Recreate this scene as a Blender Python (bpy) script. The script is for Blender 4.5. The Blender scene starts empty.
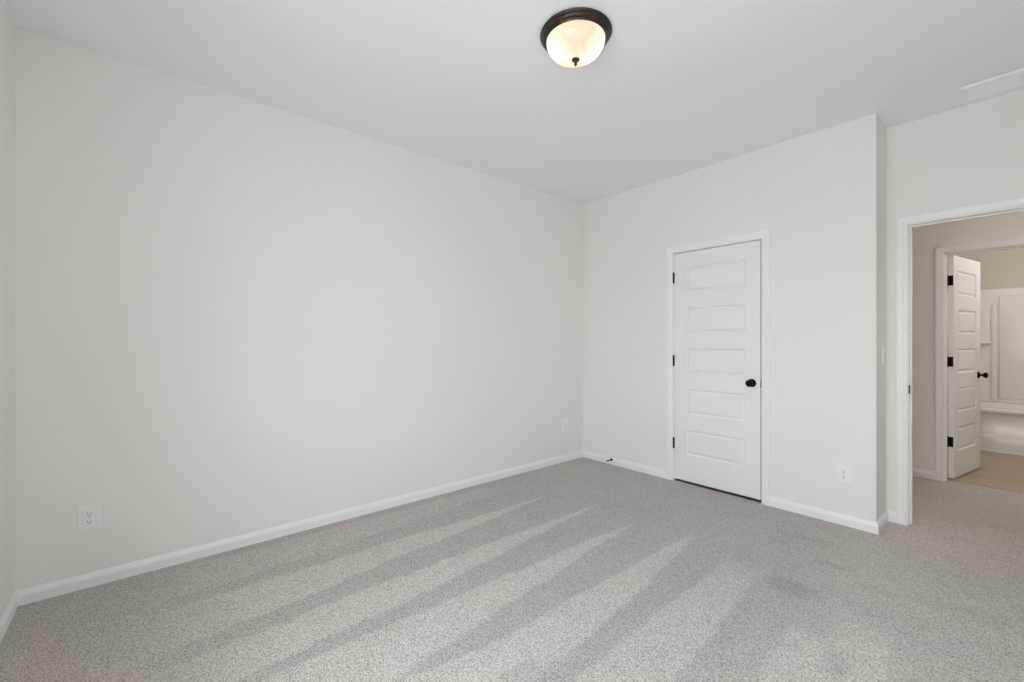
import bpy, bmesh, math, random
from mathutils import Vector, Matrix, noise

random.seed(7)
S = bpy.context.scene
COL = S.collection
PI = math.pi

# ------------------------------------------------------------------ camera
EYE = 1.25
cam_d = bpy.data.cameras.new('camera')
cam_d.sensor_width = 36.0
cam_d.sensor_fit = 'HORIZONTAL'
cam_d.lens = 431.8 / 1024 * 36.0
cam_d.shift_y = 0.0006
cam_d.clip_start = 0.02
cam = bpy.data.objects.new('camera', cam_d)
cam.location = (0, 0, EYE)
cam.rotation_euler = (PI / 2, 0, math.radians(49.6))
COL.objects.link(cam)
S.camera = cam

# ------------------------------------------------------------------ view, sky, lights
S.view_settings.view_transform = 'Standard'
S.view_settings.look = 'None'
S.view_settings.exposure = 0.0
S.view_settings.gamma = 1.0
S.view_settings.use_curve_mapping = False
cy = S.cycles
cy.max_bounces = 14
cy.diffuse_bounces = 10
cy.glossy_bounces = 4
cy.transmission_bounces = 6
cy.transparent_max_bounces = 8
cy.sample_clamp_indirect = 6.0
cy.use_denoising = True
cy.caustics_reflective = False
cy.caustics_refractive = False

SKY = 14.4            # daylight outside the bedroom windows
W = bpy.data.worlds.new('sky')
S.world = W
W.use_nodes = True
nt = W.node_tree
nt.nodes.clear()
wo = nt.nodes.new('ShaderNodeOutputWorld')
wb = nt.nodes.new('ShaderNodeBackground')
tc = nt.nodes.new('ShaderNodeTexCoord')
sx = nt.nodes.new('ShaderNodeSeparateXYZ')
rp = nt.nodes.new('ShaderNodeValToRGB')
rp.color_ramp.elements[0].position = 0.46
rp.color_ramp.elements[0].color = (0.60, 0.60, 0.62, 1)      # ground and houses across the road
rp.color_ramp.elements[1].position = 0.54
rp.color_ramp.elements[1].color = (0.885, 0.93, 1.0, 1)       # bright overcast sky
mr = nt.nodes.new('ShaderNodeMath'); mr.operation = 'MULTIPLY_ADD'
mr.inputs[1].default_value = 0.5; mr.inputs[2].default_value = 0.5
nt.links.new(tc.outputs['Generated'], sx.inputs[0])
nt.links.new(sx.outputs['Z'], mr.inputs[0])
nt.links.new(mr.outputs[0], rp.inputs[0])
nt.links.new(rp.outputs[0], wb.inputs['Color'])
wb.inputs['Strength'].default_value = SKY
nt.links.new(wb.outputs[0], wo.inputs[0])

# room planes (metres)
XL, XR = -3.076, 0.42          # left wall, right wall
YN, YB = -0.467, 3.631         # window wall behind the camera, closet wall
XC = -0.604                    # outside corner where the closet wall ends
YD = 3.955                      # wall with the bedroom doorway
YDH = YD + 0.12                # its hall side
YH = 5.45                      # hall wall with the bathroom doorway
YHB = YH + 0.115
CEIL = 2.74
WINS = [(-1.16, -0.45), (-0.41, 0.30)]   # twin window
WZ0, WZ1 = 0.60, 2.15

for x0, x1 in WINS:            # sky portals in the window openings
    ld = bpy.data.lights.new('window_daylight', 'AREA')
    ld.shape = 'RECTANGLE'
    ld.size = x1 - x0; ld.size_y = WZ1 - WZ0
    ld.cycles.is_portal = True
    lo = bpy.data.objects.new('window_daylight', ld)
    lo.location = ((x0 + x1) / 2, YN - 0.13, (WZ0 + WZ1) / 2)
    lo.rotation_euler = (PI / 2, 0, 0)       # -Z axis -> +Y
    COL.objects.link(lo)

def lamp_light(name, loc, power, color, r=0.12):
    ld = bpy.data.lights.new(name, 'POINT')
    ld.energy = power; ld.color = color; ld.shadow_soft_size = r
    o = bpy.data.objects.new(name, ld); o.location = loc
    COL.objects.link(o)
lamp_light('hall_ceiling_lamp', (1.15, 4.6, 2.55), 9, (1.0, 0.88, 0.77))
lamp_light('bathroom_ceiling_lamp', (0.60, 6.6, 2.3), 17, (1.0, 0.985, 0.95))

# ------------------------------------------------------------------ materials
def mat(name, color, rough=0.5, spec=0.5, metal=0.0, bump=0.0, bscale=100.0, var=0.0, vscale=3.0):
    m = bpy.data.materials.new(name); m.use_nodes = True
    t = m.node_tree; b = t.nodes['Principled BSDF']
    b.inputs['Base Color'].default_value = (*color, 1)
    b.inputs['Roughness'].default_value = rough
    b.inputs['Specular IOR Level'].default_value = spec
    b.inputs['Metallic'].default_value = metal
    co = t.nodes.new('ShaderNodeTexCoord')
    if var:
        n = t.nodes.new('ShaderNodeTexNoise'); n.inputs['Scale'].default_value = vscale
        n.inputs['Detail'].default_value = 3
        r = t.nodes.new('ShaderNodeValToRGB')
        r.color_ramp.elements[0].position = .3; r.color_ramp.elements[1].position = .7
        r.color_ramp.elements[0].color = (*[c * (1 - var) for c in color], 1)
        r.color_ramp.elements[1].color = (*[min(1, c * (1 + var)) for c in color], 1)
        t.links.new(co.outputs['Object'], n.inputs['Vector'])
        t.links.new(n.outputs['Fac'], r.inputs[0]); t.links.new(r.outputs[0], b.inputs['Base Color'])
    if bump:
        n = t.nodes.new('ShaderNodeTexNoise'); n.inputs['Scale'].default_value = bscale
        n.inputs['Detail'].default_value = 2
        bp = t.nodes.new('ShaderNodeBump'); bp.inputs['Strength'].default_value = bump
        bp.inputs['Distance'].default_value = 0.002
        t.links.new(co.outputs['Object'], n.inputs['Vector'])
        t.links.new(n.outputs['Fac'], bp.inputs['Height']); t.links.new(bp.outputs[0], b.inputs['Normal'])
    return m

M_WALL = mat('greige_wall_paint', (0.87, 0.85, 0.82), .75, .25, bump=.12, bscale=260, var=.008, vscale=1.2)
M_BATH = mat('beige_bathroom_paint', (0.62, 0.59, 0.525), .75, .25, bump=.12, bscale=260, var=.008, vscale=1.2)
M_CEIL = mat('white_ceiling_paint', (0.90, 0.918, 0.95), .9, .15, bump=.15, bscale=180, var=.006, vscale=1.5)
M_TRIM = mat('white_trim_enamel', (0.90, 0.895, 0.89), .38, .45, var=.005)
M_DOOR = mat('white_door_paint', (0.87, 0.875, 0.885), .42, .45, bump=.06, bscale=150, var=.005)
M_BLACK = mat('matte_black_metal', (0.005, 0.0048, 0.0048), .35, .14, 0.0, var=.15, vscale=40)
M_PLATE = mat('white_plastic', (0.89, 0.885, 0.88), .35, .5, var=.004)
M_SLOT = mat('dark_slot', (0.10, 0.095, 0.09), .6, .3, var=.05)
M_BRONZE = mat('oil_rubbed_bronze', (0.055, 0.045, 0.038), .38, .5, .7, bump=.05, bscale=90, var=.2, vscale=30)
M_VENT = mat('white_vent_enamel', (0.93, 0.93, 0.93), .4, .4, var=.004)
M_VENTBACK = mat('grey_vent_damper', (0.75, 0.75, 0.75), .6, .3, var=.03)
M_TUB = mat('glossy_white_acrylic', (0.83, 0.81, 0.785), .22, .5, var=.004)
M_STEEL = mat('satin_steel', (0.6, 0.6, 0.6), .35, .5, 1.0, var=.04, vscale=60)
M_CHROME = mat('chrome', (0.75, 0.75, 0.76), .1, .5, 1.0, var=.02, vscale=60)

def glass_pane_mat():
    m = bpy.data.materials.new('window_glass'); m.use_nodes = True
    t = m.node_tree; t.nodes.clear()
    o = t.nodes.new('ShaderNodeOutputMaterial'); mx = t.nodes.new('ShaderNodeMixShader')
    tr = t.nodes.new('ShaderNodeBsdfTransparent'); gl = t.nodes.new('ShaderNodeBsdfGlossy')
    tr.inputs['Color'].default_value = (.96, .98, .97, 1); gl.inputs['Roughness'].default_value = .02
    mx.inputs[0].default_value = .06
    t.links.new(tr.outputs[0], mx.inputs[1]); t.links.new(gl.outputs[0], mx.inputs[2]); t.links.new(mx.outputs[0], o.inputs[0])
    return m
M_GLASS = glass_pane_mat()

def alabaster_mat():
    m = bpy.data.materials.new('alabaster_glass'); m.use_nodes = True
    t = m.node_tree; t.nodes.clear()
    o = t.nodes.new('ShaderNodeOutputMaterial')
    co = t.nodes.new('ShaderNodeTexCoord'); n = t.nodes.new('ShaderNodeTexNoise')
    n.inputs['Scale'].default_value = 9; n.inputs['Detail'].default_value = 4; n.inputs['Distortion'].default_value = 1.5
    r = t.nodes.new('ShaderNodeValToRGB')
    r.color_ramp.elements[0].position = .35; r.color_ramp.elements[0].color = (.90, .82, .68, 1)
    r.color_ramp.elements[1].position = .65; r.color_ramp.elements[1].color = (.97, .93, .84, 1)
    tl = t.nodes.new('ShaderNodeBsdfTranslucent'); df = t.nodes.new('ShaderNodeBsdfDiffuse'); gl = t.nodes.new('ShaderNodeBsdfGlossy')
    gl.inputs['Roughness'].default_value = .25
    m1 = t.nodes.new('ShaderNodeMixShader'); m1.inputs[0].default_value = .4
    m2 = t.nodes.new('ShaderNodeMixShader'); m2.inputs[0].default_value = .05
    t.links.new(co.outputs['Object'], n.inputs['Vector']); t.links.new(n.outputs['Fac'], r.inputs[0])
    t.links.new(r.outputs[0], tl.inputs[0]); t.links.new(r.outputs[0], df.inputs[0])
    t.links.new(tl.outputs[0], m1.inputs[1]); t.links.new(df.outputs[0], m1.inputs[2])
    t.links.new(m1.outputs[0], m2.inputs[1]); t.links.new(gl.outputs[0], m2.inputs[2]); t.links.new(m2.outputs[0], o.inputs[0])
    return m
M_ALAB = alabaster_mat()

def emit_mat(name, color, s):
    m = bpy.data.materials.new(name); m.use_nodes = True
    t = m.node_tree; t.nodes.clear()
    o = t.nodes.new('ShaderNodeOutputMaterial'); e = t.nodes.new('ShaderNodeEmission')
    e.inputs[0].default_value = (*color, 1); e.inputs[1].default_value = s
    t.links.new(e.outputs[0], o.inputs[0])
    return m
M_BULB = emit_mat('lit_bulb', (1.0, 0.86, 0.68), 17.0)

def carpet_mat():
    """Cut pile: speckled yarn colour, brushed lighter / darker by the 'nap' attribute, with a bumpy pile."""
    m = bpy.data.materials.new('speckled_beige_carpet'); m.use_nodes = True
    t = m.node_tree; b = t.nodes['Principled BSDF']
    L = t.links.new; N = t.nodes.new
    co = N('ShaderNodeTexCoord')
    n1 = N('ShaderNodeTexVoronoi'); n1.inputs['Scale'].default_value = 270           # tuft by tuft yarn colour
    n4 = N('ShaderNodeTexNoise'); n4.inputs['Scale'].default_value = 195; n4.inputs['Detail'].default_value = 2
    n2 = N('ShaderNodeTexVoronoi'); n2.inputs['Scale'].default_value = 150
    n3 = N('ShaderNodeTexNoise'); n3.inputs['Scale'].default_value = 9; n3.inputs['Detail'].default_value = 4
    for n in (n1, n2, n3, n4): L(co.outputs['Object'], n.inputs['Vector'])
    sp = N('ShaderNodeSeparateColor'); L(n1.outputs['Color'], sp.inputs[0])
    mixv = N('ShaderNodeMath'); mixv.operation = 'MULTIPLY_ADD'; mixv.inputs[1].default_value = .45
    L(sp.outputs[0], mixv.inputs[0]); L(n4.outputs['Fac'], mixv.inputs[2])       # .45 tuft + noise
    r = N('ShaderNodeValToRGB'); cr = r.color_ramp
    cr.elements[0].position = .42; cr.elements[0].color = (.185, .163, .147, 1)
    cr.elements[1].position = .95; cr.elements[1].color = (.69, .642, .612, 1)
    e = cr.elements.new(.60); e.color = (.40, .362, .337, 1)
    e = cr.elements.new(.72); e.color = (.52, .478, .450, 1)
    L(mixv.outputs[0], r.inputs[0])
    at = N('ShaderNodeAttribute'); at.attribute_name = 'nap'
    ad = N('ShaderNodeMath'); ad.operation = 'MULTIPLY_ADD'; ad.inputs[1].default_value = .30
    L(n3.outputs['Fac'], ad.inputs[0]); L(at.outputs['Fac'], ad.inputs[2])       # nap + .10*noise
    rm = N('ShaderNodeMapRange'); rm.inputs['From Min'].default_value = 0; rm.inputs['From Max'].default_value = 1.1
    rm.inputs['To Min'].default_value = .80; rm.inputs['To Max'].default_value = 1.21
    rm.inputs['From Min'].default_value = .10; rm.inputs['From Max'].default_value = 1.2; L(ad.outputs[0], rm.inputs['Value'])
    hs = N('ShaderNodeVectorMath'); hs.operation = 'SCALE'
    L(r.outputs[0], hs.inputs[0]); L(rm.outputs['Result'], hs.inputs['Scale'])
    L(hs.outputs[0], b.inputs['Base Color'])
    b.inputs['Roughness'].default_value = .95
    b.inputs['Specular IOR Level'].default_value = .05
    b.inputs['Sheen Weight'].default_value = .08
    bp = N('ShaderNodeBump'); bp.inputs['Strength'].default_value = .3; bp.inputs['Distance'].default_value = .006
    mx = N('ShaderNodeMath'); mx.operation = 'ADD'
    L(n4.outputs['Fac'], mx.inputs[0]); L(n2.outputs['Distance'], mx.inputs[1])
    L(mx.outputs[0], bp.inputs['Height']); L(bp.outputs[0], b.inputs['Normal'])
    return m
M_CARPET = carpet_mat()

def vinyl_mat():
    m = bpy.data.materials.new('tan_wood_look_vinyl'); m.use_nodes = True
    t = m.node_tree; b = t.nodes['Principled BSDF']; L = t.links.new; N = t.nodes.new
    co = N('ShaderNodeTexCoord'); mp = N('ShaderNodeMapping'); mp.inputs['Rotation'].default_value[2] = 0
    br = N('ShaderNodeTexBrick'); br.inputs['Scale'].default_value = 1
    br.inputs['Brick Width'].default_value = 1.2; br.inputs['Row Height'].default_value = .15; br.inputs['Mortar Size'].default_value = .0008
    br.inputs['Color1'].default_value = (.46, .37, .27, 1); br.inputs['Color2'].default_value = (.56, .46, .34, 1)
    br.inputs['Mortar'].default_value = (.30, .24, .17, 1)
    n = N('ShaderNodeTexNoise'); n.inputs['Scale'].default_value = 4; n.inputs['Detail'].default_value = 6
    m2 = N('ShaderNodeMapping'); m2.inputs['Scale'].default_value = (1.2, 12, 1)
    L(co.outputs['Object'], mp.inputs[0]); L(mp.outputs[0], br.inputs['Vector']); L(mp.outputs[0], m2.inputs[0]); L(m2.outputs[0], n.inputs['Vector'])
    mx = N('ShaderNodeMix'); mx.data_type = 'RGBA'; mx.blend_type = 'MULTIPLY'; mx.inputs['Factor'].default_value = .55
    rr = N('ShaderNodeValToRGB'); rr.color_ramp.elements[0].position = .3; rr.color_ramp.elements[0].color = (.7, .66, .6, 1); rr.color_ramp.elements[1].color = (1, 1, 1, 1)
    L(n.outputs['Fac'], rr.inputs[0]); L(br.outputs['Color'], mx.inputs['A']); L(rr.outputs[0], mx.inputs['B'])
    L(mx.outputs['Result'], b.inputs['Base Color']); b.inputs['Roughness'].default_value = .4
    return m
M_VINYL = vinyl_mat()

# ------------------------------------------------------------------ helpers
def obj(name, bm, m, parent=None, smooth=False, loc=None):
    bmesh.ops.recalc_face_normals(bm, faces=bm.faces)
    me = bpy.data.meshes.new(name); bm.to_mesh(me); bm.free()
    me.materials.append(m)
    if smooth:
        for p in me.polygons: p.use_smooth = True
    o = bpy.data.objects.new(name, me); COL.objects.link(o)
    if parent: o.parent = parent
    if loc: o.location = loc
    return o

def sharp(o, deg=35):
    me = o.data
    me.set_sharp_from_angle(angle=math.radians(deg))
    return o

def tag(o, label, cat, group=None, kind=None):
    o['label'] = label; o['category'] = cat
    if group: o['group'] = group
    if kind: o['kind'] = kind
    return o

def thing(name, label, cat, loc=(0, 0, 0), rz=0.0, group=None):
    o = bpy.data.objects.new(name, None); COL.objects.link(o)
    o.location = loc; o.rotation_euler = (0, 0, rz); o.empty_display_size = .05
    return tag(o, label, cat, group)

def box(bm, x0, x1, y0, y1, z0, z1, bev=0.0, seg=2):
    ret = bmesh.ops.create_cube(bm, size=1.0)
    vs = ret['verts']
    for v in vs:
        v.co = Vector(((x0 + x1) / 2 + v.co.x * (x1 - x0), (y0 + y1) / 2 + v.co.y * (y1 - y0), (z0 + z1) / 2 + v.co.z * (z1 - z0)))
    if bev:
        es = list({e for v in vs for e in v.link_edges})
        bmesh.ops.bevel(bm, geom=es, offset=bev, segments=seg, profile=.5, affect='EDGES')
    return bm

def lathe(bm, prof, n=48, axis='Z', origin=(0, 0, 0)):
    """prof: list of (radius, height); radius 0 closes the end."""
    rings = []
    for r, h in prof:
        if r < 1e-6:
            rings.append([bm.verts.new((0, 0, h))])
        else:
            rings.append([bm.verts.new((r * math.cos(2 * PI * i / n), r * math.sin(2 * PI * i / n), h)) for i in range(n)])
    for a, b in zip(rings, rings[1:]):
        for i in range(n):
            j = (i + 1) % n
            if len(a) == 1 and len(b) == 1: continue
            if len(a) == 1: bm.faces.new((a[0], b[i], b[j]))
            elif len(b) == 1: bm.faces.new((a[i], a[j], b[0]))
            else: bm.faces.new((a[i], a[j], b[j], b[i]))
    vs = [v for r in rings for v in r]
    if axis == '-Y':
        for v in vs: v.co = Vector((v.co.x, -v.co.z, v.co.y))
    for v in vs: v.co += Vector(origin)
    return bm

def wall_hole(name, x0, x1, y0, y1, holes, m=None):
    """Wall running along X, with rectangular openings (hx0, hx1, hz0, hz1)."""
    bm = bmesh.new()
    xs = sorted({x0, x1} | {h[0] for h in holes} | {h[1] for h in holes})
    for a, b in zip(xs, xs[1:]):
        hs = [h for h in holes if h[0] <= a + 1e-6 and h[1] >= b - 1e-6]
        if not hs:
            box(bm, a, b, y0, y1, 0, CEIL)
        else:
            h = hs[0]
            if h[2] > 0: box(bm, a, b, y0, y1, 0, h[2])
            box(bm, a, b, y0, y1, h[3], CEIL)
    bmesh.ops.remove_doubles(bm, verts=bm.verts, dist=1e-5)
    # drop the coincident faces between the pieces
    seen = {}
    for f in list(bm.faces):
        k = tuple(sorted(v.index for v in f.verts)) if False else tuple(sorted(tuple(round(c, 4) for c in v.co) for v in f.verts))
        seen.setdefault(k, []).append(f)
    bmesh.ops.delete(bm, geom=[f for fs in seen.values() if len(fs) > 1 for f in fs], context='FACES')
    return struct(name, bm, m or M_WALL)

def struct(name, bm, m, label=None, cat=None, parent=None, smooth=False):
    o = obj(name, bm, m, parent, smooth)
    if not parent:
        o['kind'] = 'structure'
        if label: o['label'] = label
        if cat: o['category'] = cat
    return o

def lab(o, label, cat):
    o['label'] = label; o['category'] = cat; return o

# ------------------------------------------------------------------ floors
def smooth(a, b, x):
    t = max(0.0, min(1.0, (x - a) / (b - a))); return t * t * (3 - 2 * t)

def lerp_pts(pts, y):
    if y <= pts[0][0]: return pts[0][1]
    for (a, va), (b, vb) in zip(pts, pts[1:]):
        if y <= b: return va + (vb - va) * (y - a) / (b - a)
    return pts[-1][1]

# vacuum strokes: lighter wedges of brushed pile: (left edge, right edge, far tip, strength)
STROKES = [
    ([(0.0, -2.98), (2.0, -2.97)], [(0.3, -2.66), (1.9, -2.76)], 2.3, .55),
    ([(0.0, -2.56), (0.9, -2.55), (2.5, -2.49)], [(0.0, -2.22), (0.8, -2.29), (1.5, -2.38), (2.5, -2.475)], 2.55, 1),
    ([(0.0, -2.12), (0.7, -2.13), (2.6, -2.11)], [(0.0, -1.86), (0.6, -1.88), (1.4, -1.96), (2.6, -2.085)], 2.65, 1),
    ([(0.0, -1.80), (1.3, -1.80), (2.5, -1.735)], [(0.0, -1.52), (0.7, -1.50), (1.5, -1.60), (2.5, -1.71)], 2.55, 1),
    ([(0.0, -1.48), (0.7, -1.47), (1.2, -1.41), (2.6, -1.39)], [(0.0, -1.15), (1.1, -1.17), (1.6, -1.20), (2.6, -1.335)], 2.75, .95),
    ([(0.0, -1.03), (1.2, -1.06), (2.2, -1.10)], [(0.0, -.80), (1.5, -.82), (2.2, -.88)], 2.6, .8),
    ([(0.0, -.62), (1.5, -.62), (2.2, -.66)], [(0.0, -.20), (1.5, -.24), (2.3, -.34)], 2.5, .6),
]
BLOBS = [(-0.75, 2.50, .14, .10, .5), (-0.58, 2.28, .10, .18, .5), (-0.46, 2.02, .07, .14, .5), (-0.66, 2.93, .10, .05, .45),
         (-0.46, 2.80, .12, .05, .3), (-1.22, 1.06, .06, .16, .5), (-0.30, 1.62, .08, .2, .3), (-0.15, 2.9, .2, .1, .25),
         (-.05, 4.4, .2, .12, .3), (-0.9, 3.2, .25, .08, .3)]

def nap_at(x, y):
    wob = .022 * noise.noise(Vector((x * 3, y * 2.2, 3.1))) + .016 * noise.noise(Vector((x * 13, y * 11, 1.1))) + .012 * noise.noise(Vector((x * 34, y * 30, 5.1)))
    xx = x + wob
    v = .30
    for lf, rt, tip, st in STROKES:
        a, b = lerp_pts(lf, y), lerp_pts(rt, y)
        if b <= a: continue
        ed = .011
        w = smooth(a - ed, a + ed, xx) * (1 - smooth(b - ed, b + ed, xx))
        w *= 1 - smooth(tip - .25, tip + .06, y)
        w *= smooth(-.1, .5, y - .12 * noise.noise(Vector((x * 4, 0, 0)))) if x < -1.6 else 1.0
        v = max(v, .30 + .62 * st * w)
    # between strokes the pile is brushed away; the margins stay unbrushed and even
    side = smooth(-.95, -.35, x) * .34
    far = smooth(2.5, 3.0, y) * .10
    near = (1 - smooth(-.1, .5, y)) * .06
    v += side + far + near
    for bx, by, rx, ry, s in BLOBS:
        d = ((x - bx) / rx) ** 2 + ((y - by) / ry) ** 2 + .5 * noise.noise(Vector((x * 7, y * 7, 9)))
        v -= s * .85 * max(0, 1 - d)
    v += .10 * noise.noise(Vector((x * 2.2, y * 2.2, 7.7))) + .06 * noise.noise(Vector((x * 8, y * 8, 2.2)))
    return max(0, min(1, v))

def carpet():
    bm = bmesh.new()
    lay = bm.verts.layers.float.new('nap')
    x0, x1, y0, y1 = -3.3, 1.9, -.7, YH + .08
    nx, ny = int((x1 - x0) / .012), int((y1 - y0) / .012)
    rows = []
    for j in range(ny + 1):
        row = []
        for i in range(nx + 1):
            x = x0 + (x1 - x0) * i / nx; y = y0 + (y1 - y0) * j / ny
            v = bm.verts.new((x, y, 0)); v[lay] = nap_at(x, y); row.append(v)
        rows.append(row)
    for j in range(ny):
        for i in range(nx):
            bm.faces.new((rows[j][i], rows[j][i + 1], rows[j + 1][i + 1], rows[j + 1][i]))
    # slab edges and underside
    b = [rows[0][0], rows[0][-1], rows[-1][-1], rows[-1][0]]
    lo = [bm.verts.new((v.co.x, v.co.y, -.12)) for v in b]
    bm.faces.new(lo)
    border = [rows[0], [r[-1] for r in rows], rows[-1][::-1], [r[0] for r in rows][::-1]]
    for k, edge in enumerate(border):
        bm.faces.new(edge[::-1] + [lo[k], lo[(k + 1) % 4]])
    return struct('floor', bm, M_CARPET)
lab(carpet(), 'speckled beige wall-to-wall carpet with vacuum stripes in bedroom and hall', 'floor')

bm = bmesh.new(); box(bm, -.75, 1.05, YH + .08, 8.3, -.12, 0)
lab(struct('floor_bathroom', bm, M_VINYL), 'tan wood-look vinyl floor of the bathroom beyond the open door', 'floor')
bm = bmesh.new(); box(bm, -3.3, 1.9, YH + .062, YH + .098, -.004, .006, .003)
# threshold strip only shows between the bathroom jambs
for v in bm.verts:
    v.co.x = max(-.43, min(.29, v.co.x))
lab(struct('trim_4', bm, M_VINYL), 'thin tan threshold strip between hall carpet and bathroom floor', 'trim')

# ------------------------------------------------------------------ walls, ceiling
bm = bmesh.new(); box(bm, XL - .12, 2.0, YN - .14, 8.3, CEIL, CEIL + .12)
lab(struct('ceiling', bm, M_CEIL), 'flat white painted ceiling', 'ceiling')
bm = bmesh.new(); box(bm, XL - .12, XL, YN - .14, YB + .12, 0, CEIL)
lab(struct('wall_left', bm, M_WALL), 'long bare greige wall on the left', 'wall')
bm = bmesh.new(); box(bm, XR, XR + .12, YN - .14, YD, 0, CEIL)
lab(struct('wall_right', bm, M_WALL), 'greige bedroom wall right of the camera', 'wall')

JT = .018                                     # jamb thickness
CX0, CX1, CZ = -2.017, -1.292, 2.043          # closet opening between jambs
DX0, DX1, DZ = -.488, .326, 2.043             # bedroom doorway between jambs
BX0, BX1, BZ = -.433, .287, 2.036             # bathroom doorway between jambs
lab(wall_hole('wall_back', XL, XC, YB, YB + .12, [(CX0 - JT, CX1 + JT, 0, CZ + JT)]), 'greige back wall holding the closed closet door', 'wall')
bm = bmesh.new(); box(bm, XC - .12, XC, YB + .12, YD, 0, CEIL)
lab(struct('wall_return', bm, M_WALL), 'short shaded return wall between closet wall and bedroom doorway', 'wall')
lab(wall_hole('wall_doorway', XL - .12, 1.9, YD, YDH, [(DX0 - JT, DX1 + JT, 0, DZ + JT)]), 'greige wall around the open bedroom doorway', 'wall')
lab(wall_hole('wall_front', XL, XR, YN - .14, YN, [(a, b, WZ0, WZ1) for a, b in WINS]), 'window wall at the left edge behind the camera', 'wall')
lab(wall_hole('wall_hall', XL - .12, 1.9, YH, YHB, [(BX0 - JT, BX1 + JT, 0, BZ + JT)]), 'hall wall holding the bathroom doorway', 'wall')
bm = bmesh.new(); box(bm, XL - .12, XL, YDH, YH, 0, CEIL); box(bm, 1.78, 1.9, YDH, YH, 0, CEIL)
lab(struct('wall_hall_end', bm, M_WALL), 'end walls of the hall', 'wall')
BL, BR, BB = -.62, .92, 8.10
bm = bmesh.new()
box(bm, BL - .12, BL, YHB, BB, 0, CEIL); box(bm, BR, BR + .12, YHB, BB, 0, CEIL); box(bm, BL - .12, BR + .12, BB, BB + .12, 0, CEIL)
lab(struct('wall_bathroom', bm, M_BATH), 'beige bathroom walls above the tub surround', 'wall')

# ------------------------------------------------------------------ baseboards
BASE = [(.0, .0), (.0125, .0), (.0125, .045), (.0110, .050), (.0055, .066), (.003, .071), (.0, .071)]
def baseboard(name, a, b, n, ma, mb, label):
    """a -> b along the wall foot, n = outward normal; ma / mb: mitre at the ends (+1 outside corner, -1 inside, 0 butt)."""
    a = Vector((*a, 0)); b = Vector((*b, 0)); n = Vector((*n, 0)); d = (b - a).normalized()
    bm = bmesh.new()
    ra = [bm.verts.new(a + n * t - d * (t * ma) + Vector((0, 0, z))) for t, z in BASE]
    rb = [bm.verts.new(b + n * t + d * (t * mb) + Vector((0, 0, z))) for t, z in BASE]
    k = len(BASE)
    for i in range(k):
        j = (i + 1) % k
        bm.faces.new((ra[i], ra[j], rb[j], rb[i]))
    bm.faces.new(ra); bm.faces.new(rb[::-1])
    return lab(struct(name, bm, M_TRIM), label, 'baseboard')
CW = .058   # casing width
baseboard('baseboard_left', (XL, YN), (XL, YB), (1, 0), -1, -1, 'white baseboard along the long left wall')
baseboard('baseboard_back', (XL, YB), (CX0 - .005 - CW, YB), (0, -1), -1, 0, 'white baseboard between room corner and closet door')
baseboard('baseboard_closet', (CX1 + .005 + CW, YB), (XC, YB), (0, -1), 0, 1, 'white baseboard right of the closet door')
baseboard('baseboard_return', (XC, YB), (XC, YD), (1, 0), 1, -1, 'short white baseboard on the return wall')
baseboard('baseboard_doorway', (XC, YD), (DX0 - .005 - .055, YD), (0, -1), -1, 0, 'stub of white baseboard left of the bedroom doorway')
baseboard('baseboard_front', (XL, YN), (XR, YN), (0, 1), -1, -1, 'white baseboard at the left edge under the window wall')
baseboard('baseboard_right', (XR, YN), (XR, YD), (-1, 0), -1, -1, 'white baseboard on the right bedroom wall')
baseboard('baseboard_hall', (XL, YH), (BX0 - .005 - .057, YH), (0, -1), 0, 0, 'white hall baseboard left of the bathroom doorway')
baseboard('baseboard_hall_right', (BX1 + .07, YH), (1.78, YH), (0, -1), 0, 0, 'white hall baseboard right of the bathroom doorway')

# ------------------------------------------------------------------ door casings and jambs
def casing_bm(bm, x0, x1, zt, y, w, out=-1):
    """Mitred moulding round an opening; y = wall face, out = -1 stands out towards -Y."""
    prof = [(0, 0), (0, .009), (.003, .011), (w * .30, .0115), (w * .38, .014), (w * .72, .017), (w * .92, .017), (w, .014), (w, 0)]
    loops = []
    for u, t in prof:
        yy = y + out * t
        loops.append([bm.verts.new((x0 - u, yy, 0)), bm.verts.new((x0 - u, yy, zt + u)), bm.verts.new((x1 + u, yy, zt + u)), bm.verts.new((x1 + u, yy, 0))])
    k = len(prof)
    for i in range(k):
        j = (i + 1) % k
        for s in range(3):
            bm.faces.new((loops[i][s], loops[i][s + 1], loops[j][s + 1], loops[j][s]))
    bm.faces.new([l[0] for l in loops]); bm.faces.new([l[3] for l in loops][::-1])

def door_frame(name, x0, x1, zt, ya, yb, stop_y, w, label):
    bm = bmesh.new(); r = .005
    casing_bm(bm, x0 - r, x1 + r, zt + r, ya, w, -1)
    root = lab(struct(name, bm, M_TRIM), label, 'door frame')
    bm = bmesh.new(); casing_bm(bm, x0 - r, x1 + r, zt + r, yb, w, 1)
    obj('rear_casing', bm, M_TRIM, root)
    bm = bmesh.new()
    box(bm, x0 - JT, x0, ya, yb, 0, zt + JT); box(bm, x1, x1 + JT, ya, yb, 0, zt + JT); box(bm, x0, x1, ya, yb, zt, zt + JT)
    obj('jamb', bm, M_TRIM, root)
    bm = bmesh.new(); s0, s1 = stop_y
    box(bm, x0, x0 + .011, s0, s1, 0, zt, .002); box(bm, x1 - .011, x1, s0, s1, 0, zt, .002); box(bm, x0 + .011, x1 - .011, s0, s1, zt - .011, zt, .002)
    obj('door_stop_moulding', bm, M_TRIM, root)
    return root
f1 = door_frame('trim_1', CX0, CX1, CZ, YB, YB + .12, (YB + .040, YB + .075), CW, 'white casing framing the closed closet door')
f2 = door_frame('trim_2', DX0, DX1, DZ, YD, YDH, (YD + .040, YD + .075), .055, 'white casing framing the open bedroom doorway')
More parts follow.
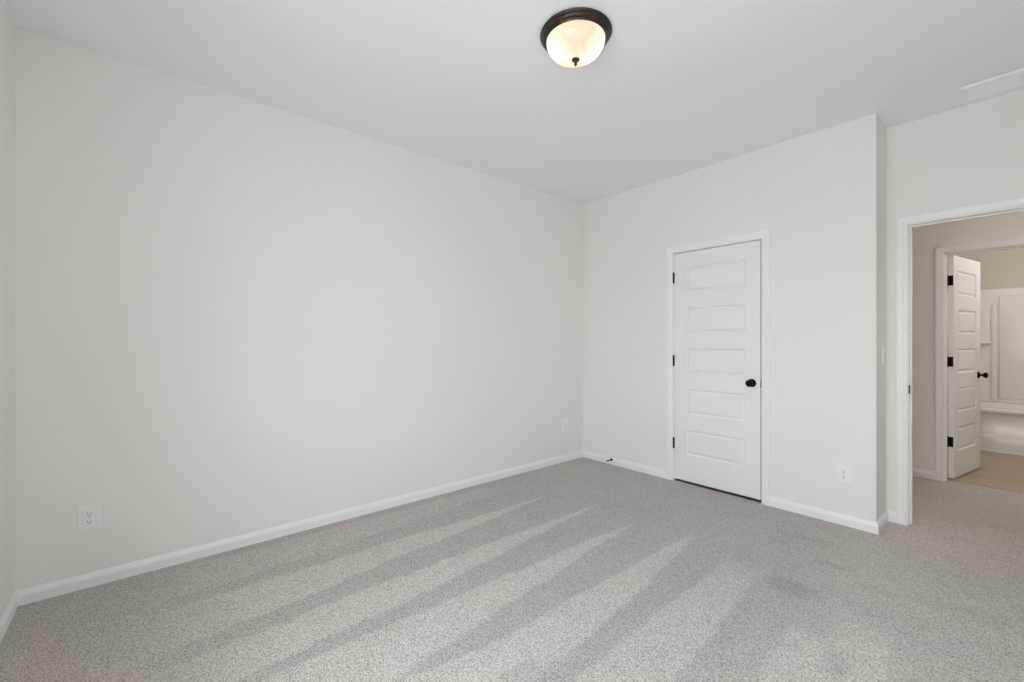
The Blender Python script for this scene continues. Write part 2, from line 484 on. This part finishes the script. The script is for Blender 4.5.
f3 = door_frame('trim_3', BX0, BX1, BZ, YH, YHB, (YH + .028, YH + .072), .057, 'white casing framing the bathroom doorway across the hall')

def strike(parent, x, y0, y1, z, sgn):
    bm = bmesh.new(); box(bm, min(x, x + sgn * .004), max(x, x + sgn * .004), y0, y1, z - .028, z + .028, .0008, 1)
    o = obj('strike_plate', bm, M_BLACK, parent); o['label'] = 'small black strike plate'
strike(f2, DX0, YD - .004, YD + .036, .925, 1)

# ------------------------------------------------------------------ panel doors
def door_bm(w, h, t):
    """Five-panel slab: x 0..w from the hinge edge, front at y = 0, back at y = t."""
    bm = bmesh.new()
    px0, px1 = .108, w - .113
    pan = []
    for i in range(5):
        zt = h - .130 - .3575 * i
        pan.append((zt - .222, zt))
    pan.sort()
    rings = [(0, 0), (.0015, .003), (.009, .0145), (.014, .016), (.029, .0035), (.034, .0025)]
    for side in (0, 1):
        yf = (lambda d: d) if side == 0 else (lambda d: t - d)
        def q(x0, x1, z0, z1):
            bm.faces.new([bm.verts.new((x, yf(0), z)) for x, z in ((x0, z0), (x1, z0), (x1, z1), (x0, z1))])
        q(0, px0, 0, h); q(px1, w, 0, h)
        zs = [0] + [v for p in pan for v in p] + [h]
        for a, b in zip(zs[::2], zs[1::2]): q(px0, px1, a, b)
        for z0, z1 in pan:
            prev = None
            for ins, d in rings:
                cur = [bm.verts.new((x, yf(d), z)) for x, z in ((px0 + ins, z0 + ins), (px1 - ins, z0 + ins), (px1 - ins, z1 - ins), (px0 + ins, z1 - ins))]
                if prev:
                    for i in range(4):
                        j = (i + 1) % 4; bm.faces.new((prev[i], prev[j], cur[j], cur[i]))
                prev = cur
            bm.faces.new(prev)
    for pts in (((0, 0, 0), (0, t, 0), (0, t, h), (0, 0, h)), ((w, 0, 0), (w, t, 0), (w, t, h), (w, 0, h)),
                ((0, 0, 0), (w, 0, 0), (w, t, 0), (0, t, 0)), ((0, 0, h), (w, 0, h), (w, t, h), (0, t, h))):
        bm.faces.new([bm.verts.new(p) for p in pts])
    bmesh.ops.remove_doubles(bm, verts=bm.verts, dist=1e-5)
    return bm

KNOB = [(0, 0), (.032, 0), (.033, .003), (.031, .007), (.018, .010), (.011, .016), (.0105, .028), (.015, .034), (.0235, .040),
        (.0275, .048), (.0275, .054), (.024, .061), (.016, .065), (.007, .0665), (0, .067)]
def knob(parent, x, z, y, back=False):
    bm = bmesh.new()
    lathe(bm, KNOB, 32, '-Y')
    if back:
        for v in bm.verts: v.co.y = -v.co.y
    for v in bm.verts: v.co += Vector((x, y, z))
    o = obj('door_knob', bm, M_BLACK, parent, True); o['label'] = 'round matte black knob'
    return o

def hinge_barrel(bm, x, y, z, L=.092, r=.0078):
    lathe(bm, [(0, -.004), (.004, -.003), (r, 0), (r, L * .2), (r * .93, L * .2), (r * .93, L * .205), (r, L * .205), (r, L * .5), (r * .93, L * .5), (r * .93, L * .505),
               (r, L * .505), (r, L), (.004, L + .003), (0, L + .004)], 14, 'Z', (x, y, z - L / 2))

# closet door, closed
cw, ch, ct = CX1 - CX0 - .011, 2.013, .035
d1 = obj('door_1', door_bm(cw, ch, ct), M_DOOR, None, False, (CX0 + .003, YB + .002, .0235))
d1['kind'] = 'structure'; lab(d1, 'closed white five-panel closet door with black knob', 'door')
knob(d1, cw - .062, .925 - .0235, 0)
for z in (1.822, 1.079, .341):
    bm = bmesh.new(); hinge_barrel(bm, -.002, -.0075, z - .0235)
    box(bm, -.0026, .0004, -.006, .02, z - .0235 - .045, z - .0235 + .045)
    o = obj('hinge', bm, M_BLACK, d1); o['label'] = 'black hinge barrel'
bm = bmesh.new(); box(bm, cw - .0005, cw + .0065, .001, .030, .872, .928, .001, 1)
o = obj('latch', bm, M_BLACK, d1); o['label'] = 'dark latch in the door gap'

bm = bmesh.new(); box(bm, CX0 + .001, CX1 - .001, YB + .016, YB + .075, -.004, .007, .003)  # added strip, its dark brown stands in for the shade in the door gap
lab(struct('gap_shade_strip', bm, mat('dark_brown_gap_shade', (.06, .048, .04), .7, .2, var=.1, vscale=20)), 'added dark strip standing in for shade under the closet door', 'trim')

# bathroom door, swung open into the bathroom
bw, bh, bt = .710, 2.016, .035
ang = math.radians(79)
px, py = BX0 + .010, YHB - .001                        # hinge pin, on the bathroom side
d2 = obj('door_2', door_bm(bw, bh, bt), M_DOOR, None, False)
d2['kind'] = 'structure'; lab(d2, 'white five-panel bathroom door standing open into the bathroom', 'door')
# local pin at (0, bt): rotate about it
R = Matrix.Rotation(ang, 4, 'Z')
d2.rotation_euler = (0, 0, ang)
off = R @ Vector((-.004, bt + .004, 0))
d2.location = (px - off.x, py - off.y, .014)
knob(d2, bw - .062, .925 - .014, 0)
knob(d2, bw - .062, .925 - .014, bt, True)
for z in (1.804, 1.068, .341):
    bm = bmesh.new(); hinge_barrel(bm, -.004, bt + .004, z - .014)
    box(bm, -.002, .0005, .003, bt + .002, z - .014 - .045, z - .014 + .045, .0006, 1)
    o = obj('hinge', bm, M_BLACK, d2); o['label'] = 'black hinge with its leaf on the door edge'
    bm = bmesh.new(); box(bm, BX0 - .0004, BX0 + .002, YHB - .036, YHB - .002, z - .045, z + .045)
    o = obj('hinge_leaf', bm, M_BLACK, f3); o['label'] = 'black hinge leaf let into the jamb'
bm = bmesh.new(); box(bm, bw - .0005, bw + .0015, .006, .029, .88, .94, .0005, 1)
obj('latch', bm, M_BLACK, d2)['label'] = 'black latch plate'

# ------------------------------------------------------------------ windows behind the camera
for k, (x0, x1) in enumerate(WINS):
    def ring(bm, a, b, c, d, w, y0, y1):
        box(bm, a, a + w, y0, y1, c, d); box(bm, b - w, b, y0, y1, c, d)
        box(bm, a + w, b - w, y0, y1, c, c + w); box(bm, a + w, b - w, y0, y1, d - w, d)
    bm = bmesh.new(); ring(bm, x0, x1, WZ0, WZ1, .03, YN - .12, YN - .03)
    w = struct('window_%d' % (k + 1), bm, M_TRIM); lab(w, 'white single-hung window in the wall behind the camera', 'window')
    zm = (WZ0 + WZ1) / 2
    for nm, c, d, yy in (('sash', WZ0 + .03, zm + .02, YN - .07), ('sash', zm - .02, WZ1 - .03, YN - .105)):
        bm = bmesh.new(); ring(bm, x0 + .03, x1 - .03, c, d, .035, yy, yy + .03)
        s = obj(nm, bm, M_TRIM, w)
        bm = bmesh.new(); box(bm, x0 + .065, x1 - .065, yy + .012, yy + .016, c + .035, d - .035)
        obj('pane', bm, M_GLASS, s)
    bm = bmesh.new(); box(bm, x0 - (.04 if k == 0 else .02), x1 + (.04 if k == 1 else .02), YN - .03, YN + .03, WZ0 - .025, WZ0, .004)
    obj('sill', bm, M_TRIM, w)

# ------------------------------------------------------------------ ceiling lamp
t = thing('ceiling_lamp', 'lit round flush-mount ceiling lamp with dark bronze rim and alabaster glass bowl', 'ceiling lamp', (-1.392, 1.589, CEIL))
bm = bmesh.new()
lathe(bm, [(0, 0), (.162, 0), (.170, -.003), (.172, -.008), (.168, -.014), (.162, -.017), (.161, -.021), (.156, -.027), (.149, -.030), (.148, -.034), (.145, -.037),
           (.139, -.037), (.138, -.034), (.134, -.012), (0, -.010)], 72)
sharp(obj('pan', bm, M_BRONZE, t, True), 40)
bm = bmesh.new()
prof = []
for i in range(17):
    a = PI / 2 * i / 16
    prof.append((.141 * math.cos(a) ** .72 if i < 16 else 0, -.034 - .090 * math.sin(a) ** 1.1))
inner = [(max(0, r - .004), z + (.004 if r < .12 else 0)) for r, z in prof][::-1]
lathe(bm, prof, 72)
obj('glass_bowl', bm, M_ALAB, t, True)['label'] = 'glowing alabaster glass bowl'
bm = bmesh.new()
lathe(bm, [(0, -.122), (.010, -.122), (.018, -.124), (.0195, -.128), (.016, -.132), (.007, -.135), (.005, -.140), (.0068, -.144), (.0072, -.149), (.005, -.154), (0, -.156)], 28)
sharp(obj('finial', bm, M_BRONZE, t, True), 50)
ax = Vector((math.cos(math.radians(49.6)), math.sin(math.radians(49.6)), 0))
for s in (-1, 1):
    bm = bmesh.new()
    lathe(bm, [(0, -.099), (.012, -.097), (.020, -.091), (.0235, -.080), (.022, -.069), (.016, -.056), (.012, -.049), (.012, -.036)], 20, 'Z', tuple(ax * (.074 * s)))
    obj('bulb', bm, M_BULB, t, True)
    bm = bmesh.new()
    lathe(bm, [(0, -.012), (.018, -.012), (.018, -.038), (0, -.038)], 20, 'Z', tuple(ax * (.074 * s)))
    obj('bulb_socket', bm, M_PLATE, t, True)

# ------------------------------------------------------------------ ceiling vent
VX0, VX1, VY0, VY1 = -.224, .224, 3.648, 3.872
t = thing('ceiling_vent', 'white rectangular air vent on the ceiling above the bedroom doorway', 'air vent', ((VX0 + VX1) / 2, (VY0 + VY1) / 2, CEIL))
hx, hy = (VX1 - VX0) / 2, (VY1 - VY0) / 2
bm = bmesh.new()
lo = []
for ins, d in ((0, 0), (0, -.004), (.004, -.010), (.022, -.014), (.026, -.012), (.026, 0)):
    lo.append([bm.verts.new((sx_ * (hx - ins), sy_ * (hy - ins), d)) for sx_, sy_ in ((-1, -1), (1, -1), (1, 1), (-1, 1))])
for a, b in zip(lo, lo[1:] + lo[:1]):
    for i in range(4):
        j = (i + 1) % 4; bm.faces.new((a[i], a[j], b[j], b[i]))
obj('frame', bm, M_VENT, t)
bm = bmesh.new(); box(bm, -hx + .026, hx - .026, -hy + .026, hy - .026, -.003, -.0005)
obj('damper', bm, M_VENTBACK, t)
bm = bmesh.new(); box(bm, -.006, .006, -hy + .026, hy - .026, -.014, -.003, .002)
obj('divider', bm, M_VENT, t)
ns = 9
for k in range(ns):
    yy = -hy + .026 + (2 * hy - .052) * (k + .5) / ns
    for s0, s1 in ((-hx + .026, -.006), (.006, hx - .026)):
        bm = bmesh.new()
        a = math.radians(-36)
        dy, dz = .0085 * math.cos(a), .0085 * math.sin(a)
        pts = [(yy - dy, -.0085 - dz), (yy + dy, -.0085 + dz), (yy + dy, -.0073 + dz), (yy - dy, -.0073 - dz)]
        pa = [bm.verts.new((s0, p, max(-.0135, min(-.0031, q)))) for p, q in pts]
        pb = [bm.verts.new((s1, p, max(-.0135, min(-.0031, q)))) for p, q in pts]
        for i in range(4):
            j = (i + 1) % 4; bm.faces.new((pa[i], pa[j], pb[j], pb[i]))
        bm.faces.new(pa); bm.faces.new(pb[::-1])
        obj('louver', bm, M_VENT, t)

# ------------------------------------------------------------------ outlets and switch
def plate_bm(w, h):
    bm = bmesh.new()
    rs = []
    for ins, d in ((0, 0), (0, .0025), (.003, .0052), (.008, .006)):
        rs.append([bm.verts.new((a * (w / 2 - ins), -d, b * (h / 2 - ins))) for a, b in ((-1, -1), (1, -1), (1, 1), (-1, 1))])
    for a, b in zip(rs, rs[1:]):
        for i in range(4):
            j = (i + 1) % 4; bm.faces.new((a[i], a[j], b[j], b[i]))
    bm.faces.new(rs[-1]); bm.faces.new(rs[0][::-1])
    return bm

def receptacle_bm(zc):
    bm = bmesh.new()
    def outline(sc, y):
        vs = []
        for i in range(28):
            a = 2 * PI * i / 28
            x = .0172 * math.cos(a); z = .0172 * math.sin(a)
            z = max(-.0138, min(.0138, z))
            vs.append(bm.verts.new((x * sc, y, zc + z * sc)))
        return vs
    a = outline(1.0, -.0055); b = outline(1.0, -.0078); c = outline(.94, -.0086)
    for p, q in ((a, b), (b, c)):
        for i in range(28):
            j = (i + 1) % 28; bm.faces.new((p[i], p[j], q[j], q[i]))
    bm.faces.new(c)
    return bm

def slot_bm(zc):
    bm = bmesh.new(); y0, y1 = -.0090, -.0080
    box(bm, -.0078, -.0052, y0, y1, zc - .0005, zc + .0085)
    box(bm, .0052, .0074, y0, y1, zc + .0005, zc + .0080)
    lathe(bm, [(0, .0080), (.0030, .0080), (.0030, .0090), (0, .0090)], 12, '-Y', (0, 0, zc - .0065))
    return bm

def outlet(label, loc, rz):
    t = thing('wall_outlet', label, 'electrical outlet', loc, rz, 'white duplex wall outlets')
    obj('cover_plate', plate_bm(.089, .127), M_PLATE, t)
    for zc in (.0205, -.0205):
        r = obj('receptacle', receptacle_bm(zc), M_PLATE, t)
        obj('contact_slots', slot_bm(zc), M_SLOT, r)['label'] = 'dark contact slots'
    bm = bmesh.new(); lathe(bm, [(0, .0058), (.0032, .0058), (.0034, .0066), (.0026, .0074), (0, .0076)], 14, '-Y')
    obj('screw', bm, M_STEEL, t)
    return t
outlet('white duplex outlet on the left wall near the lower left corner', (XL, -.214, .352), PI / 2)
outlet('faint white outlet on the left wall beside the far room corner', (XL, 3.345, .368), PI / 2)
outlet('white duplex outlet on the closet wall right of the closet door', (-.775, YB, .347), 0)

t = thing('light_switch', 'white rocker light switch on the return wall beside the bedroom doorway', 'light switch', (XC, 3.845, 1.155), PI / 2)
obj('cover_plate', plate_bm(.075, .122), M_PLATE, t)
bm = bmesh.new()
pts = [(-.033, -.0068), (-.031, -.0088), (0, -.0072), (.031, -.0105), (.033, -.0068)]
sec = []
for xx in (-.0165, .0165):
    sec.append([bm.verts.new((xx, y, z)) for z, y in pts] + [bm.verts.new((xx, -.005, .033)), bm.verts.new((xx, -.005, -.033))])
n = len(sec[0])
for i in range(n):
    j = (i + 1) % n; bm.faces.new((sec[0][i], sec[0][j], sec[1][j], sec[1][i]))
bm.faces.new(sec[0]); bm.faces.new(sec[1][::-1])
obj('rocker', bm, M_PLATE, t)
for z in (-.049, .049):
    bm = bmesh.new(); lathe(bm, [(0, .0058), (.0032, .0058), (.0034, .0066), (0, .0074)], 14, '-Y', (0, 0, z))
    obj('screw', bm, M_PLATE, t)

# ------------------------------------------------------------------ door stop on the baseboard
t = thing('door_stop', 'small black spring door stop sticking out of the back baseboard', 'door stop', (-2.688, YB - .0125, .050))
bm = bmesh.new(); lathe(bm, [(0, -.002), (.0125, -.002), (.0135, .002), (.011, .007), (.006, .010), (0, .010)], 20, '-Y')
obj('mounting_base', bm, M_BLACK, t, True)
bm = bmesh.new()
cu = []
N_T, RR, wr = 12, .0055, .0012
steps = N_T * 12
prev = None
for i in range(steps + 1):
    a = 2 * PI * i / 12; yy = -.008 - .056 * i / steps
    c = Vector((RR * math.cos(a), yy, RR * math.sin(a)))
    rad = Vector((math.cos(a), 0, math.sin(a)))
    ring_ = [bm.verts.new(c + rad * (wr * math.cos(b)) + Vector((0, wr * math.sin(b), 0))) for b in (0, PI / 2, PI, 3 * PI / 2)]
    if prev:
        for k in range(4):
            j = (k + 1) % 4; bm.faces.new((prev[k], prev[j], ring_[j], ring_[k]))
    prev = ring_
obj('spring', bm, M_BLACK, t, True)
bm = bmesh.new(); lathe(bm, [(0, .061), (.0075, .061), (.0085, .064), (.0085, .074), (.006, .078), (0, .079)], 18, '-Y')
obj('rubber_tip', bm, mat('grey_rubber', (.16, .155, .15), .7, .3, var=.05), t, True)['label'] = 'grey rubber tip'

# ------------------------------------------------------------------ bathtub and surround
TX0, TX1, TY0, TY1 = BL + .004, BR - .004, 7.315, BB - .004
t = thing('bathtub', 'glossy white bathtub behind the open bathroom door', 'bathtub', ((TX0 + TX1) / 2, TY0, 0))
tw, td = (TX1 - TX0) / 2, TY1 - TY0
bm = bmesh.new()
# front apron profile in (y, z), extruded along x: rolled rim, recessed panel, stepped skirt
pr = [(.10, .495), (.035, .495), (.016, .490), (.006, .478), (.003, .462), (.006, .448), (.020, .438), (.032, .425), (.034, .40), (.032, .20), (.026, .186), (.012, .178), (.003, .168),
      (0, .155), (0, .02), (0, 0), (.10, 0)]
a = [bm.verts.new((-tw, y, z)) for y, z in pr]; b = [bm.verts.new((tw, y, z)) for y, z in pr]
for i in range(len(pr)):
    j = (i + 1) % len(pr); bm.faces.new((a[i], a[j], b[j], b[i]))
bm.faces.new(a); bm.faces.new(b[::-1])
sharp(obj('apron', bm, M_TUB, t, True), 50)
bm = bmesh.new()
def rrect(x0, x1, y0, y1, r, z, n=8):
    vs = []
    for cx_, cy_, a0 in ((x1 - r, y1 - r, 0), (x0 + r, y1 - r, PI / 2), (x0 + r, y0 + r, PI), (x1 - r, y0 + r, 1.5 * PI)):
        for i in range(n + 1):
            an = a0 + PI / 2 * i / n; vs.append(bm.verts.new((cx_ + r * math.cos(an), cy_ + r * math.sin(an), z)))
    return vs
lp = [rrect(-tw, tw, .09, td, .01, .30), rrect(-tw, tw, .09, td, .01, .495), rrect(-tw + .09, tw - .09, .10, td - .07, .12, .495), rrect(-tw + .10, tw - .10, .11, td - .08, .12, .480),
      rrect(-tw + .14, tw - .16, .15, td - .12, .12, .22), rrect(-tw + .20, tw - .24, .20, td - .17, .12, .13)]
for p, q in zip(lp, lp[1:]):
    for i in range(len(p)):
        j = (i + 1) % len(p); bm.faces.new((p[i], p[j], q[j], q[i]))
bm.faces.new(lp[-1])
sharp(obj('basin', bm, M_TUB, t, True), 50)
bm = bmesh.new(); lathe(bm, [(0, 0), (.028, 0), (.030, .003), (.02, .005), (0, .005)], 20, 'Z', (tw - .34, td / 2, .130))
obj('drain', bm, M_CHROME, t, True)
bm = bmesh.new()
box(bm, BL + .002, BR - .002, TY0 - .014, TY0 - .001, 0, .022, .004)
lab(struct('trim_5', bm, M_TRIM), 'white quarter round along the foot of the bathtub', 'trim')

SY = BB - .022      # face of the surround's back panel
t = thing('shower_surround', 'moulded white shower surround with corner shelf above the bathtub', 'shower surround', (0, BB, .495))
bm = bmesh.new()
ST = 1.905 - .495
box(bm, BL + .001, BR - .001, -.022, -.001, .002, ST, .006)
box(bm, BL + .001, BL + .022, TY0 - BB + .005, -.022, .002, ST, .006)
box(bm, BR - .022, BR - .001, TY0 - BB + .005, -.022, .002, ST, .006)
obj('wall_panel', bm, M_TUB, t)
bm = bmesh.new(); box(bm, -.165, .50, -.040, -.021, .050, ST - .085, .012, 3)
sharp(obj('raised_panel', bm, M_TUB, t, True), 40)
for cx_ in (-.205, .54):
    bm = bmesh.new()
    lathe(bm, [(0, .03), (.026, .03), (.030, .045), (.030, 1.18), (.024, 1.215), (.012, 1.228), (0, 1.232)], 28, 'Z', (cx_, -.028, 0))
    sharp(obj('corner_column', bm, M_TUB, t, True), 50)
for x0, x1 in ((BL + .02, -.222), (.557, BR - .02)):
    for z in (.745,):
        bm = bmesh.new(); box(bm, x0, x1, -.125, -.021, z - .014, z + .006, .006, 3)
        sharp(obj('shelf', bm, M_TUB, t, True), 40)
